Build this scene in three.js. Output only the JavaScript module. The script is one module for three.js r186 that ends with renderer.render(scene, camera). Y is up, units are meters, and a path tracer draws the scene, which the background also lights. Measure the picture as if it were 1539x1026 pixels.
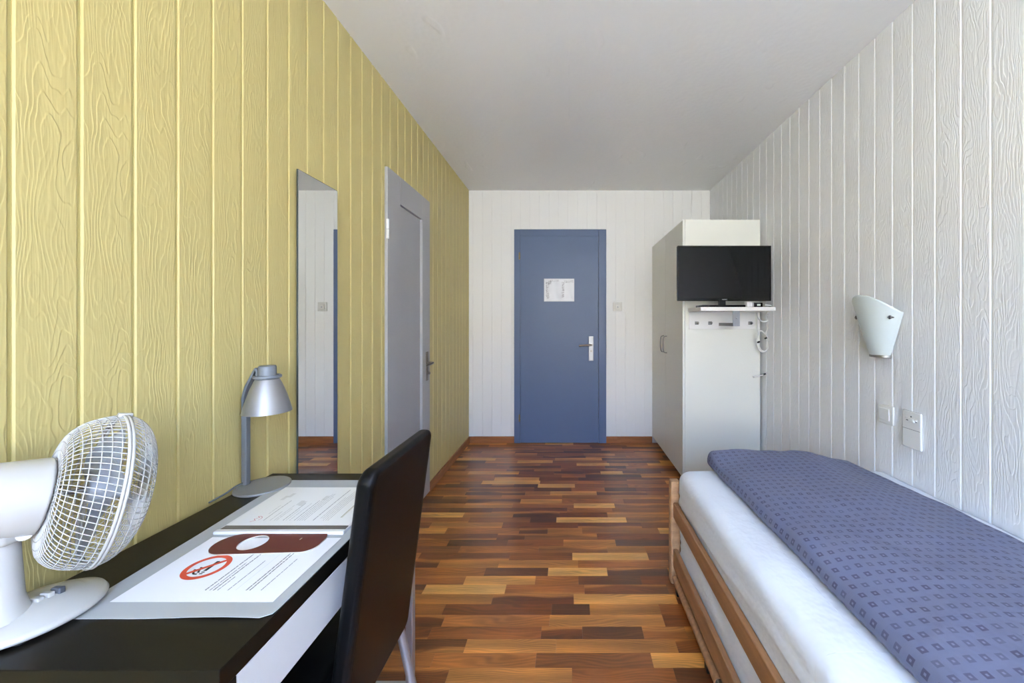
import * as THREE from 'three';
import { RoundedBoxGeometry } from 'three/addons/geometries/RoundedBoxGeometry.js';
import { ImprovedNoise } from 'three/addons/math/ImprovedNoise.js';
import { mergeGeometries, mergeVertices } from 'three/addons/utils/BufferGeometryUtils.js';

// ------------------------------------------------------------------ camera, sky, sun, exposure
const W = 1539, H = 1026, F = 565, CAMY = 1.28;           // focal length in pixels of the full frame
const scene = new THREE.Scene();
const camera = new THREE.PerspectiveCamera(2 * Math.atan(H / 2 / F) * 180 / Math.PI, W / H, 0.02, 200);
camera.position.set(0, CAMY, 0);
camera.lookAt(0, CAMY, -1);
camera.setViewOffset(W, H, -85.5, 31, W, H);               // shifted lens: verticals stay vertical
const renderer = new THREE.WebGLRenderer({ antialias: true });
renderer.toneMapping = THREE.LinearToneMapping;
renderer.toneMappingExposure = 7.9;
renderer.shadowMap.enabled = true;
scene.background = new THREE.Color().setRGB(1.18, 1.78, 2.98);
const sun = new THREE.DirectionalLight(new THREE.Color().setRGB(1.0, 0.925, 0.80), 12.5);
sun.position.set(-9, 16, -14);
sun.target.position.set(0, 0, 8);
sun.castShadow = true;
Object.assign(sun.shadow.camera, { left: -30, right: 30, top: 30, bottom: -30, near: 1, far: 90 });
sun.shadow.mapSize.set(2048, 2048);
scene.add(sun, sun.target);

// ------------------------------------------------------------------ helpers (d = distance in front of the camera, z = -d)
let seed = 20240611;
const rnd = () => { seed = (seed + 0x6d2b79f5) | 0; let t = Math.imul(seed ^ (seed >>> 15), 1 | seed); t = (t + Math.imul(t ^ (t >>> 7), 61 | t)) ^ t; return ((t ^ (t >>> 14)) >>> 0) / 4294967296; };
const rr = (a, b) => a + (b - a) * rnd();
const noiseGen = new ImprovedNoise();
const noise = (x, y, z = 0) => noiseGen.noise(x, y, z);
const clamp = (x, a = 0, b = 1) => Math.min(b, Math.max(a, x));
const smooth = (a, b, x) => { const t = clamp((x - a) / (b - a)); return t * t * (3 - 2 * t); };
const lerp = (a, b, t) => a + (b - a) * t;
const V = (x, y, d) => new THREE.Vector3(x, y, -d);

function worldUV(g) {                                       // uv in metres by the dominant direction of the normal
  if (!g.attributes.normal) g.computeVertexNormals();
  const p = g.attributes.position, n = g.attributes.normal, uv = new Float32Array(p.count * 2);
  for (let i = 0; i < p.count; i++) {
    const ax = Math.abs(n.getX(i)), ay = Math.abs(n.getY(i)), az = Math.abs(n.getZ(i));
    let u, v;
    if (ax >= ay && ax >= az) { u = p.getZ(i); v = p.getY(i); } else if (ay >= az) { u = p.getZ(i); v = p.getX(i); } else { u = p.getX(i); v = p.getY(i); }
    uv[2 * i] = u; uv[2 * i + 1] = v;
  }
  g.setAttribute('uv', new THREE.BufferAttribute(uv, 2));
  return g;
}
function box(x0, x1, y0, y1, d0, d1, r = 0, seg = 2) {
  const w = x1 - x0, h = y1 - y0, l = d1 - d0;
  const g = r > 0 ? new RoundedBoxGeometry(w, h, l, seg, Math.min(r, w / 2.01, h / 2.01, l / 2.01)) : new THREE.BoxGeometry(w, h, l);
  g.translate((x0 + x1) / 2, (y0 + y1) / 2, -(d0 + d1) / 2);
  return worldUV(g);
}
function tube(points, r, seg = 48, rad = 8, closed = false) {
  return new THREE.TubeGeometry(new THREE.CatmullRomCurve3(points.map((p) => (p.isVector3 ? p : V(...p))), closed, 'centripetal'), seg, r, rad, closed);
}
function rod(a, b, r, rad = 16, r2 = r) {                   // capped straight bar between two points [x, y, d]
  const A = V(...a), B = V(...b), dir = B.clone().sub(A), g = new THREE.CylinderGeometry(r2, r, dir.length(), rad);
  g.applyQuaternion(new THREE.Quaternion().setFromUnitVectors(new THREE.Vector3(0, 1, 0), dir.clone().normalize()));
  const m = A.add(B).multiplyScalar(0.5);
  return g.translate(m.x, m.y, m.z);
}
function lathe(profile, x, y, d, seg = 48) {
  return new THREE.LatheGeometry(profile.map(([r, h]) => new THREE.Vector2(r, h)), seg).translate(x, y, -d);
}
const plain = (g) => { const q = g.index ? g.toNonIndexed() : g; for (const k of Object.keys(q.attributes)) if (!['position', 'normal', 'uv'].includes(k)) q.deleteAttribute(k); return q; };
const join = (...gs) => mergeGeometries(gs.map(plain));
function roundedRect(w, h, r) {
  const s = new THREE.Shape(), x = w / 2, y = h / 2;
  s.moveTo(-x + r, -y); s.lineTo(x - r, -y); s.absarc(x - r, -y + r, r, -Math.PI / 2, 0); s.lineTo(x, y - r); s.absarc(x - r, y - r, r, 0, Math.PI / 2);
  s.lineTo(-x + r, y); s.absarc(-x + r, y - r, r, Math.PI / 2, Math.PI); s.lineTo(-x, -y + r); s.absarc(-x + r, -y + r, r, Math.PI, Math.PI * 1.5);
  return s;
}
const used = new Map();
function numbered(name) { const n = used.get(name) ?? 0; used.set(name, n + 1); return n ? `${name}_${String(n).padStart(3, '0')}` : name; }
function thing(name, label, category, [x, y, d] = [0, 0, 0], group, kind) {
  const o = new THREE.Group();
  o.name = kind ? name : numbered(name);
  o.position.copy(V(x, y, d));
  o.userData = { label, category };
  if (group) o.userData.group = group;
  if (kind) o.userData.kind = kind;
  scene.add(o);
  return o;
}
function part(name, geo, mat, parent, label) {              // geometry is written in room coordinates
  const m = new THREE.Mesh(geo, mat);
  m.name = name;
  if (parent.isGroup) m.position.copy(parent.position).negate();
  if (label) m.userData.label = label;
  parent.add(m);
  return m;
}
function single(name, geo, mat, label, category, kind, group) {
  const m = new THREE.Mesh(geo, mat);
  m.name = kind ? name : numbered(name);
  m.userData = { label, category };
  if (kind) m.userData.kind = kind;
  if (group) m.userData.group = group;
  scene.add(m);
  return m;
}

// ------------------------------------------------------------------ textures
function dataTex(w, h, fn, srgb = false) {
  const a = new Uint8Array(w * h * 4);
  for (let y = 0; y < h; y++) for (let x = 0; x < w; x++) {
    const c = fn(x, y), i = (y * w + x) * 4;
    if (typeof c === 'number') a[i] = a[i + 1] = a[i + 2] = clamp(c) * 255; else { a[i] = clamp(c[0]) * 255; a[i + 1] = clamp(c[1]) * 255; a[i + 2] = clamp(c[2]) * 255; }
    a[i + 3] = 255;
  }
  const t = new THREE.DataTexture(a, w, h);
  t.wrapS = t.wrapT = THREE.RepeatWrapping; t.magFilter = THREE.LinearFilter; t.minFilter = THREE.LinearMipmapLinearFilter; t.generateMipmaps = true;
  if (srgb) t.colorSpace = THREE.SRGBColorSpace;
  t.needsUpdate = true;
  return t;
}
function canvasTex(w, h, draw) {
  const c = document.createElement('canvas'); c.width = w; c.height = h;
  draw(c.getContext('2d'), w, h);
  const t = new THREE.CanvasTexture(c); t.colorSpace = THREE.SRGBColorSpace; t.anisotropy = 8;
  return t;
}
// embossed wood grain of the wall boards: eight board widths side by side, 2.65 m high
const NB = 8;
const grainTex = dataTex(1024, 2048, (px, py) => {
  const b = Math.floor(px / 128), x = (px % 128) / 128, y = py / 2048 * 2.65, z = b * 7.3 + 0.5;
  const freq = 3 + (b % 3) * 2;
  const f = freq * x + 5.2 * noise(x * 1.6, y * 2.4, z) + 2.1 * noise(x * 3.3, y * 7.5, z + 3) + 0.5 * noise(x * 8, y * 22, z + 5);
  const t = f - Math.floor(f);
  const ridge = t < 0.12 ? t / 0.12 : Math.pow(1 - (t - 0.12) / 0.88, 1.7);
  const mask = smooth(-0.28, 0.25, noise(x * 1.7, y * 3.2, z + 11));
  const f2 = 13 * x + 5 * noise(x * 1.9, y * 2.9, z + 31) + 1.6 * noise(x * 4, y * 10, z + 37), t2 = f2 - Math.floor(f2);
  const fibre = 0.30 * (t2 < 0.2 ? t2 / 0.2 : Math.pow(1 - (t2 - 0.2) / 0.8, 2)) * (1 - 0.7 * mask) + noise(x * 26, y * 9, z + 17) * 0.15 + noise(x * 60, y * 30, z + 23) * 0.05;
  return 0.3 + 0.5 * (ridge - 0.4) * (0.25 + 0.75 * mask) + fibre;
});
// parquet: sixteen strips, each its own piece of wood, one metre long
const woodHues = [[0.47, 0.27, 0.13], [0.38, 0.20, 0.095], [0.56, 0.34, 0.16], [0.76, 0.53, 0.28], [0.33, 0.18, 0.09], [0.50, 0.28, 0.125], [0.70, 0.46, 0.23], [0.43, 0.235, 0.11],
  [0.59, 0.35, 0.16], [0.30, 0.165, 0.085], [0.47, 0.29, 0.155], [0.81, 0.60, 0.34], [0.41, 0.215, 0.095], [0.55, 0.32, 0.15], [0.36, 0.205, 0.11], [0.65, 0.42, 0.205]];
const parquetTex = dataTex(2048, 2048, (px, py) => {
  const s = Math.floor(py / 128), v = (py % 128) / 128, u = px / 2048, z = s * 5.7 + 0.3;
  const w = v + 0.35 * noise(u * 4, v * 1.2, z);
  const f = w * (9 + (s % 4) * 3) + 2.2 * noise(u * 7, v * 1.8, z + 2);
  const ring = 0.5 + 0.5 * Math.sin(f * 3.1);
  const fine = noise(u * 40, v * 70, z + 4) * 0.5 + noise(u * 14, v * 22, z + 9) * 0.6;
  const cloud = noise(u * 3.2, v * 1.4, z + 6);
  const k = 0.93 + 0.13 * (ring - 0.5) + 0.12 * fine + 0.22 * cloud;
  let c = woodHues[s];
  if (s % 3 === 1) { const t = smooth(0.55, 0.85, w + 0.25 * noise(u * 5, 2, z + 8)); c = c.map((q, i) => lerp(q, [0.72, 0.47, 0.23][i], t * 0.75)); }
  return [(c[0] * 0.92 + 0.05) * k * 1.22, (c[1] * 0.92 + 0.03) * k * 1.20, (c[2] * 0.92 + 0.012) * k * 1.12];
}, true);
const beechTex = dataTex(512, 512, (px, py) => {            // 0.5 m tile, grain along u
  const u = px / 512, v = py / 512;
  const k = 1 + 0.05 * noise(u * 6, v * 40, 1) + 0.05 * noise(u * 40, v * 120, 2) + 0.04 * Math.sin((v * 30 + 2.5 * noise(u * 2, v * 4, 3)) * 2);
  return [0.93 * k, 0.9 * k, 0.86 * k];
}, true);
beechTex.repeat.set(2, 2);
const plasterTex = dataTex(1024, 1024, (px, py) => {        // lumpy ceiling paint, 2.56 m tile
  const x = px / 400, y = py / 400;
  let h = 0.5 + 0.16 * noise(x * 2.1, y * 2.1, 1) + 0.07 * noise(x * 9, y * 9, 2) + 0.05 * noise(x * 40, y * 40, 3);
  h += 0.24 * smooth(0.38, 0.56, noise(x * 6.5, y * 10.5, 9)) * smooth(0.05, 0.15, noise(x * 1.3, y * 1.3, 12));
  return h;
});
plasterTex.repeat.set(1 / 2.56, 1 / 2.56);
const speckle = dataTex(512, 512, (px, py) => 0.5 + 0.35 * noise(px / 4.1, py / 4.1, 1) + 0.2 * noise(px / 1.9, py / 1.9, 4));
speckle.repeat.set(8, 8);
const clothBump = dataTex(512, 512, (px, py) => 0.5 + 0.3 * noise(px / 50, py / 50, 1) + 0.12 * noise(px / 14, py / 18, 4));
clothBump.repeat.set(2.5, 2.5);

// ------------------------------------------------------------------ materials
const std = (o) => new THREE.MeshStandardMaterial(o);
const phy = (o) => new THREE.MeshPhysicalMaterial(o);
const lin = (r, g, b) => new THREE.Color().setRGB(r, g, b);
const M = {
  yellow: phy({ color: lin(0.635, 0.53, 0.217), roughness: 0.5, bumpMap: grainTex, bumpScale: 0.0010 }),
  white: phy({ color: lin(0.81, 0.82, 0.83), roughness: 0.5, bumpMap: grainTex, bumpScale: 0.0013 }),
  backWhite: phy({ color: lin(0.86, 0.855, 0.83), roughness: 0.55, bumpMap: grainTex, bumpScale: 0.0004 }),
  yellowPlain: std({ color: lin(0.655, 0.56, 0.225), roughness: 0.55 }),
  whitePlain: std({ color: lin(0.92, 0.92, 0.915), roughness: 0.55 }),
  ceiling: phy({ color: lin(0.87, 0.87, 0.86), roughness: 0.38, bumpMap: plasterTex, bumpScale: 0.009 }),
  parquet: phy({ map: parquetTex, roughness: 0.34, clearcoat: 0.35, clearcoatRoughness: 0.25 }),
  subfloor: std({ color: lin(0.05, 0.03, 0.015), roughness: 0.9 }),
  skirting: std({ color: lin(0.42, 0.17, 0.065), map: beechTex, roughness: 0.45 }),
  blue: phy({ color: lin(0.115, 0.162, 0.272), roughness: 0.42, specularIntensity: 0.7 }),
  greyDoor: phy({ color: lin(0.42, 0.415, 0.41), roughness: 0.4 }),
  steel: std({ color: lin(0.30, 0.30, 0.295), metalness: 1, roughness: 0.40 }),
  brass: std({ color: lin(0.30, 0.24, 0.14), metalness: 1, roughness: 0.4 }),
  bronze: std({ color: lin(0.24, 0.21, 0.18), metalness: 1, roughness: 0.35 }),
  dark: std({ color: lin(0.01, 0.01, 0.01), roughness: 0.5 }),
  plastic: phy({ color: lin(0.78, 0.78, 0.76), roughness: 0.3 }),
  cream: phy({ color: lin(0.76, 0.755, 0.68), roughness: 0.38 }),
  shelf: phy({ color: lin(0.80, 0.79, 0.76), roughness: 0.4 }),
  mirror: std({ color: lin(0.86, 0.88, 0.87), metalness: 1, roughness: 0.015 }),
  mirrorEdge: std({ color: lin(0.06, 0.075, 0.07), roughness: 0.3 }),
  deskBlack: phy({ color: lin(0.008, 0.0068, 0.0048), roughness: 0.34, specularIntensity: 0.45 }),
  deskWhite: phy({ color: lin(0.72, 0.73, 0.74), roughness: 0.4 }),
  silver: std({ color: lin(0.50, 0.51, 0.53), metalness: 0.75, roughness: 0.42 }),
  leather: phy({ color: lin(0.0045, 0.0045, 0.005), roughness: 0.33, specularIntensity: 0.34, bumpMap: speckle, bumpScale: 0.0003 }),
  mat: phy({ color: lin(0.46, 0.48, 0.49), roughness: 0.38 }),
  fan: phy({ color: lin(0.54, 0.53, 0.50), roughness: 0.25, clearcoat: 0.4, clearcoatRoughness: 0.1 }),
  fanGrey: phy({ color: lin(0.56, 0.60, 0.66), roughness: 0.3, transmission: 0.5, thickness: 0 }),
  knobGrey: std({ color: lin(0.10, 0.11, 0.13), roughness: 0.4 }),
  lampGrey: std({ color: lin(0.19, 0.21, 0.235), roughness: 0.45, metalness: 0.15 }),
  lampBase: std({ color: lin(0.34, 0.35, 0.36), roughness: 0.42, metalness: 0.35 }),
  lampShade: std({ color: lin(0.36, 0.36, 0.365), roughness: 0.46, metalness: 0.7, side: THREE.DoubleSide }),
  hanger: std({ color: lin(0.13, 0.025, 0.02), roughness: 0.5 }),
  hangerEdge: std({ color: lin(0.50, 0.48, 0.40), roughness: 0.6 }),
  paper: std({ color: lin(0.80, 0.80, 0.81), roughness: 0.65 }),
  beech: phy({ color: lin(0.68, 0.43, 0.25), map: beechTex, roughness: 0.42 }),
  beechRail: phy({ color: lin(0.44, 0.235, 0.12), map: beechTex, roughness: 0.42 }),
  sheet: std({ color: lin(0.77, 0.80, 0.86), roughness: 0.85, bumpMap: clothBump, bumpScale: 0.004 }),
  screen: phy({ color: lin(0.006, 0.007, 0.008), roughness: 0.12, specularIntensity: 0.5 }),
  tvBlack: phy({ color: lin(0.004, 0.004, 0.004), roughness: 0.2, specularIntensity: 0.6 }),
  frosted: phy({ color: lin(0.78, 0.85, 0.83), roughness: 0.3, transmission: 0.25, thickness: 0, side: THREE.DoubleSide }),
  bracket: std({ color: lin(0.26, 0.27, 0.29), roughness: 0.5 }),
  switchCream: phy({ color: lin(0.66, 0.645, 0.59), roughness: 0.35 }),
  cable: std({ color: lin(0.70, 0.70, 0.68), roughness: 0.5 }),
  winFrame: phy({ color: lin(0.78, 0.78, 0.77), roughness: 0.4 }),
  glass: phy({ color: lin(1, 1, 1), roughness: 0, transmission: 1, thickness: 0, ior: 1.45 }),
  facade: std({ color: lin(0.40, 0.385, 0.35), roughness: 0.9 }),
  street: std({ color: lin(0.55, 0.54, 0.52), roughness: 0.95 }),
  roofTile: std({ color: lin(0.30, 0.14, 0.09), roughness: 0.9 }),
};

// ------------------------------------------------------------------ the room shell
const XL = -1.05, XR = 1.482, DB = 3.95, DF = -1.50, CEIL = 2.65, BT = 0.0045;   // board faces, wall planes, board thickness
// a wall board: front face with chamfered long edges; along = axis of its width
function boardGeo(a, b, y0, y1, place, chamfer = 0.0028, gap = 0.003, cutA = false, cutB = false) {
  const col = Math.floor(rnd() * NB), flip = rnd() < 0.5, ca = cutA ? 0.0005 : chamfer, cb = cutB ? 0.0005 : chamfer;
  const A = a + (cutA ? 0 : gap), B = b - (cutB ? 0 : gap), deep = Math.max(chamfer, 0.0005);
  const prof = [[A, -BT], [A, -deep], [A + ca, 0], [B - cb, 0], [B, -deep], [B, -BT]];
  const pos = [], uv = [], idx = [];
  for (let i = 0; i < 5; i++) {
    const o = pos.length / 3;
    for (const [w, n] of [prof[i], prof[i + 1]]) for (const y of [y0, y1]) {
      const p = place(w, y, n); pos.push(p.x, p.y, p.z);
      const t = clamp((w - a) / (b - a), 0.02, 0.98);
      uv.push((col + (flip ? 1 - t : t)) / NB, y / 2.65);
    }
    idx.push(o, o + 2, o + 1, o + 1, o + 2, o + 3);
  }
  for (const y of [y0, y1]) {                              // end caps
    const o = pos.length / 3;
    for (const [w, n] of prof) { const p = place(w, y, n); pos.push(p.x, p.y, p.z); uv.push(col / NB + 0.05, 0.5); }
    for (let i = 1; i < 5; i++) idx.push(...(y === y0 ? [o, o + i, o + i + 1] : [o, o + i + 1, o + i]));
  }
  const g = new THREE.BufferGeometry();
  g.setAttribute('position', new THREE.Float32BufferAttribute(pos, 3));
  g.setAttribute('uv', new THREE.Float32BufferAttribute(uv, 2));
  g.setIndex(idx);
  g.computeVertexNormals();
  return g;
}
function clad(wall, from, to, phase, place, mat, holes = [], chamfer = 0.0028, gap = 0.003) {
  const first = Math.floor((from - phase) / 0.1);
  for (let k = first; phase + k * 0.1 < to; k++) {
    const a = Math.max(from, phase + k * 0.1), b = Math.min(to, phase + (k + 1) * 0.1);
    if (b - a < 0.006) continue;
    let cuts = [a, b];
    for (const h of holes) for (const e of [h[0], h[1]]) if (e > a + 0.001 && e < b - 0.001) cuts.push(e);
    cuts.sort((p, q) => p - q);
    for (let i = 0; i + 1 < cuts.length; i++) {
      const m = (cuts[i] + cuts[i + 1]) / 2, hole = holes.find((h) => m > h[0] && m < h[1]);
      part('board', boardGeo(cuts[i], cuts[i + 1], hole ? hole[2] : 0.0, CEIL, place, chamfer, gap, i > 0, i + 2 < cuts.length), mat, wall);
    }
  }
}
// ceiling and outer shell
single('ceiling', box(XL - 0.3, XR + 0.3, CEIL, CEIL + 0.25, DF - 0.3, DB + 0.3), M.ceiling, 'white painted ceiling with uneven glossy lumpy paint', 'ceiling', 'structure');
const wallLeft = single('wall_left', box(XL - 0.3, XL - BT, 0, CEIL, DF - 0.3, DB + 0.3), M.yellowPlain, 'yellow painted wall of vertical embossed wood grain boards', 'wall', 'structure');
const DOOR2 = [2.142, 2.80, 2.168];
clad(wallLeft, DF, DB, 0.0075, (w, y, n) => new THREE.Vector3(XL + n, y, -w), M.yellow, [DOOR2]);
const wallRight = single('wall_right', box(XR + BT, XR + 0.3, 0, CEIL, DF - 0.3, DB + 0.3), M.whitePlain, 'white painted wall of vertical embossed wood grain boards beside bed', 'wall', 'structure');
clad(wallRight, DF, DB, 0.019, (w, y, n) => new THREE.Vector3(XR - n, y, -w), M.white);
const wallBack = single('wall_back', box(XL - BT, XR + BT, 0, CEIL, DB + BT, DB + 0.3), M.whitePlain, 'off-white boarded end wall around the blue door', 'wall', 'structure');
const D1 = { x0: -0.573, x1: 0.391, top: 2.238, lx0: -0.507, lx1: 0.308, ltop: 2.164 };
clad(wallBack, XL, XR, -0.007, (w, y, n) => new THREE.Vector3(w, y, -DB + n), M.backWhite, [[D1.x0, D1.x1, D1.top]], 0.0013, 0.0006);
// window wall behind the camera
const WX0 = -0.80, WX1 = 1.30, WY0 = 0.78, WY1 = 2.50, WM = 0.30;
single('wall_front', join(
  box(XL - BT, WX0, 0, CEIL, DF - 0.3, DF), box(WX1, XR + BT, 0, CEIL, DF - 0.3, DF), box(WX0, WX1, 0, WY0, DF - 0.3, DF), box(WX0, WX1, WY1, CEIL, DF - 0.3, DF)),
M.whitePlain, 'plain white wall with the wide window', 'wall', 'structure');
{
  const w = thing('window_1', 'wide white two-casement window letting in the daylight', 'window', [(WX0 + WX1) / 2, WY0, DF - 0.1], null, 'structure');
  const f = 0.055, d0 = DF - 0.14, d1 = DF - 0.08;
  part('window_frame', join(box(WX0, WX0 + f, WY0, WY1, d0, d1), box(WX1 - f, WX1, WY0, WY1, d0, d1), box(WX0 + f, WX1 - f, WY0, WY0 + f, d0, d1), box(WX0 + f, WX1 - f, WY1 - f, WY1, d0, d1)), M.winFrame, w);
  part('mullion', box(WM - 0.06, WM + 0.06, WY0 + f, WY1 - f, d0, d1), M.winFrame, w);
  part('pane', box(WX0 + f, WM - 0.06, WY0 + f, WY1 - f, DF - 0.111, DF - 0.109), M.glass, w);
  part('pane', box(WM + 0.06, WX1 - f, WY0 + f, WY1 - f, DF - 0.111, DF - 0.109), M.glass, w);
  part('handle', box(WM - 0.012, WM + 0.012, 1.45, 1.58, d1, d1 + 0.03, 0.006), M.steel, w);
  part('window_sill', box(WX0 - 0.04, WX1 + 0.04, WY0 - 0.03, WY0, DF, DF + 0.06, 0.006), M.winFrame, w);
}
// the street that the window looks on
single('street_ground', box(-60, 60, -6.2, -6, -70, -2.0), M.street, 'grey street ground far below the window', 'ground', 'structure');
{
  const b = thing('apartment_building', 'cream rendered building across the street from the window', 'building', [0, -6, -22]);
  part('facade', box(-30, 30, -6, 6.3, -34, -22), M.facade, b);
  part('roof', box(-30.4, 30.4, 6.3, 6.8, -34.4, -21.6), M.roofTile, b);
}
// parquet
const floor = single('floor', box(XL - 0.3, XR + 0.3, -0.30, -0.008, DF - 0.3, DB + 0.3), M.subfloor, 'glossy mixed-tone wooden parquet floor of short strips', 'floor', 'structure');
{
  const RW = 0.0625, rest = [], g0 = 0.0003, recent = [];
  const pick = () => { let s; do s = Math.floor(rnd() * 16); while (recent.includes(s)); recent.push(s); if (recent.length > 9) recent.shift(); return s; };
  const plank = (x0, x1, d0, d1) => {
    const g = new THREE.BoxGeometry(x1 - x0 - g0, 0.008, d1 - d0 - g0), s = pick(), off = rr(0, 1 - Math.min(0.6, x1 - x0)), fl = rnd() < 0.5, p = g.attributes.position, uv = g.attributes.uv;
    for (let i = 0; i < p.count; i++) {
      const u = p.getX(i) / (x1 - x0) + 0.5, v = clamp(p.getZ(i) / (d1 - d0) + 0.5, 0.02, 0.98);
      uv.setXY(i, off + u * (x1 - x0), (s + (fl ? v : 1 - v)) / 16);
    }
    return g.translate((x0 + x1) / 2, -0.004, -(d0 + d1) / 2);
  };
  let n = 0;
  for (let d = DB; d > DF; d -= RW) {
    const d0 = Math.max(DF, d - RW);
    let x = XL - 0.01 - rr(0, 0.35);
    while (x < XR) {
      const len = rnd() < 0.2 ? rr(0.16, 0.26) : rr(0.28, 0.50), a = Math.max(x, XL - 0.01), b = Math.min(x + len, XR + 0.01);
      x += len;
      if (b - a < 0.01) continue;
      const g = plank(a, b, d0, d);
      if (n < 300 && d > 1.22 && a < Math.min(0.95, 0.56 + Math.max(0, d - 1.85) * 0.4)) { part('plank', g, M.parquet, floor); n++; } else rest.push(g);
    }
  }
  const m = part('planks_under_furniture', join(...rest), M.parquet, floor);
  m.userData.kind = 'stuff';
}
// skirting boards
single('baseboard_left', box(XL, XL + 0.014, 0, 0.068, DOOR2[1] + 0.005, DB, 0.003), M.skirting, 'reddish brown wooden skirting along the yellow wall', 'skirting', 'structure');
single('baseboard_left_near', box(XL, XL + 0.014, 0, 0.068, DF, DOOR2[0] - 0.03, 0.003), M.skirting, 'reddish brown wooden skirting behind the desk', 'skirting', 'structure');
single('baseboard_back', box(XL + 0.014, D1.x0 - 0.001, 0, 0.068, DB - 0.014, DB, 0.003), M.skirting, 'reddish brown skirting between yellow wall and blue door', 'skirting', 'structure');
single('baseboard_back_right', box(D1.x1 + 0.001, 0.873, 0, 0.068, DB - 0.014, DB, 0.003), M.skirting, 'reddish brown skirting between blue door and wardrobe', 'skirting', 'structure');

// blue entrance door
{
  const o = thing('door_1', 'blue painted entrance door with blue frame and steel lever', 'door', [-0.1, 0, DB - 0.02], null, 'structure');
  const f = DB - 0.016;
  part('door_frame', join(box(D1.x0, D1.lx0 - 0.002, 0, D1.top, f, DB, 0.003), box(D1.lx1 + 0.002, D1.x1, 0, D1.top, f, DB, 0.003), box(D1.lx0 - 0.002, D1.lx1 + 0.002, D1.ltop + 0.002, D1.top, f, DB, 0.001)), M.blue, o);
  part('leaf', box(D1.lx0, D1.lx1, 0.006, D1.ltop, DB - 0.022, DB, 0.003), M.blue, o);
  const face = DB - 0.022;
  const pl = part('handle_plate', box(0.207, 0.257, 0.862, 1.119, face - 0.006, face, 0.003), M.steel, o, 'brushed steel door plate');
  part('lever', join(rod([0.236, 1.03, face - 0.004], [0.236, 1.03, face - 0.05], 0.010), tube([[0.236, 1.03, face - 0.05], [0.21, 1.03, face - 0.053], [0.16, 1.028, face - 0.053], [0.105, 1.022, face - 0.05]], 0.0095, 24, 12)), M.bronze, pl);
  part('keyhole', rod([0.232, 0.965, face - 0.009], [0.232, 0.965, face - 0.005], 0.010), M.bronze, pl);
  for (const y of [1.955, 0.265]) {
    const h = part('hinge', join(rod([-0.516, y - 0.035, face - 0.006], [-0.516, y + 0.035, face - 0.006], 0.008), box(-0.526, -0.506, y - 0.003, y + 0.003, face - 0.015, face, 0.001)), M.brass, o, 'small brass hinge');
    part('hinge_pin', rod([-0.516, y + 0.035, face - 0.006], [-0.516, y + 0.042, face - 0.006], 0.006, 12, 0.003), M.brass, h);
  }
}
// grey side door in the yellow wall
{
  const o = thing('door_2', 'grey painted panel door set in the yellow wall', 'door', [XL, 0, 2.47], null, 'structure');
  const [a, b, top] = [DOOR2[0] + 0.003, DOOR2[1] - 0.003, DOOR2[2] - 0.006], pa = 2.308, pb = 2.656, pt = 1.995, pbm = 0.22, x0 = XL - BT, x1 = XL + 0.016;
  part('leaf', join(box(x0, x1, 0.015, top, a, pa, 0.0025), box(x0, x1, 0.015, top, pb, b, 0.0025), box(x0, x1, pt, top, pa, pb, 0.001), box(x0, x1, 0.015, pbm, pa, pb, 0.001)), M.greyDoor, o);
  part('door_panel', box(x0, x1 - 0.018, pbm, pt, pa, pb), M.greyDoor, o);
  for (const y of [1.80, 0.30]) part('hinge', join(rod([x1 + 0.002, y - 0.05, a - 0.004], [x1 + 0.002, y + 0.002, a - 0.004], 0.008), rod([x1 + 0.002, y + 0.005, a - 0.004], [x1 + 0.002, y + 0.06, a - 0.004], 0.008)), M.plastic, o, 'white painted hinge');
  const pd = 2.735;
  const pl = part('handle_plate', box(x1, x1 + 0.006, 0.845, 1.055, pd - 0.018, pd + 0.018, 0.003), M.bronze, o, 'narrow bronze door plate');
  part('lever', join(rod([x1 + 0.004, 0.975, pd], [x1 + 0.045, 0.975, pd], 0.008), tube([[x1 + 0.045, 0.975, pd], [x1 + 0.05, 0.975, pd - 0.03], [x1 + 0.05, 0.972, pd - 0.075], [x1 + 0.044, 0.97, pd - 0.11]], 0.0085, 24, 12)), M.bronze, pl);
  part('key_knob', rod([x1 + 0.004, 0.90, pd], [x1 + 0.024, 0.90, pd], 0.010), M.bronze, pl);
}

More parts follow.
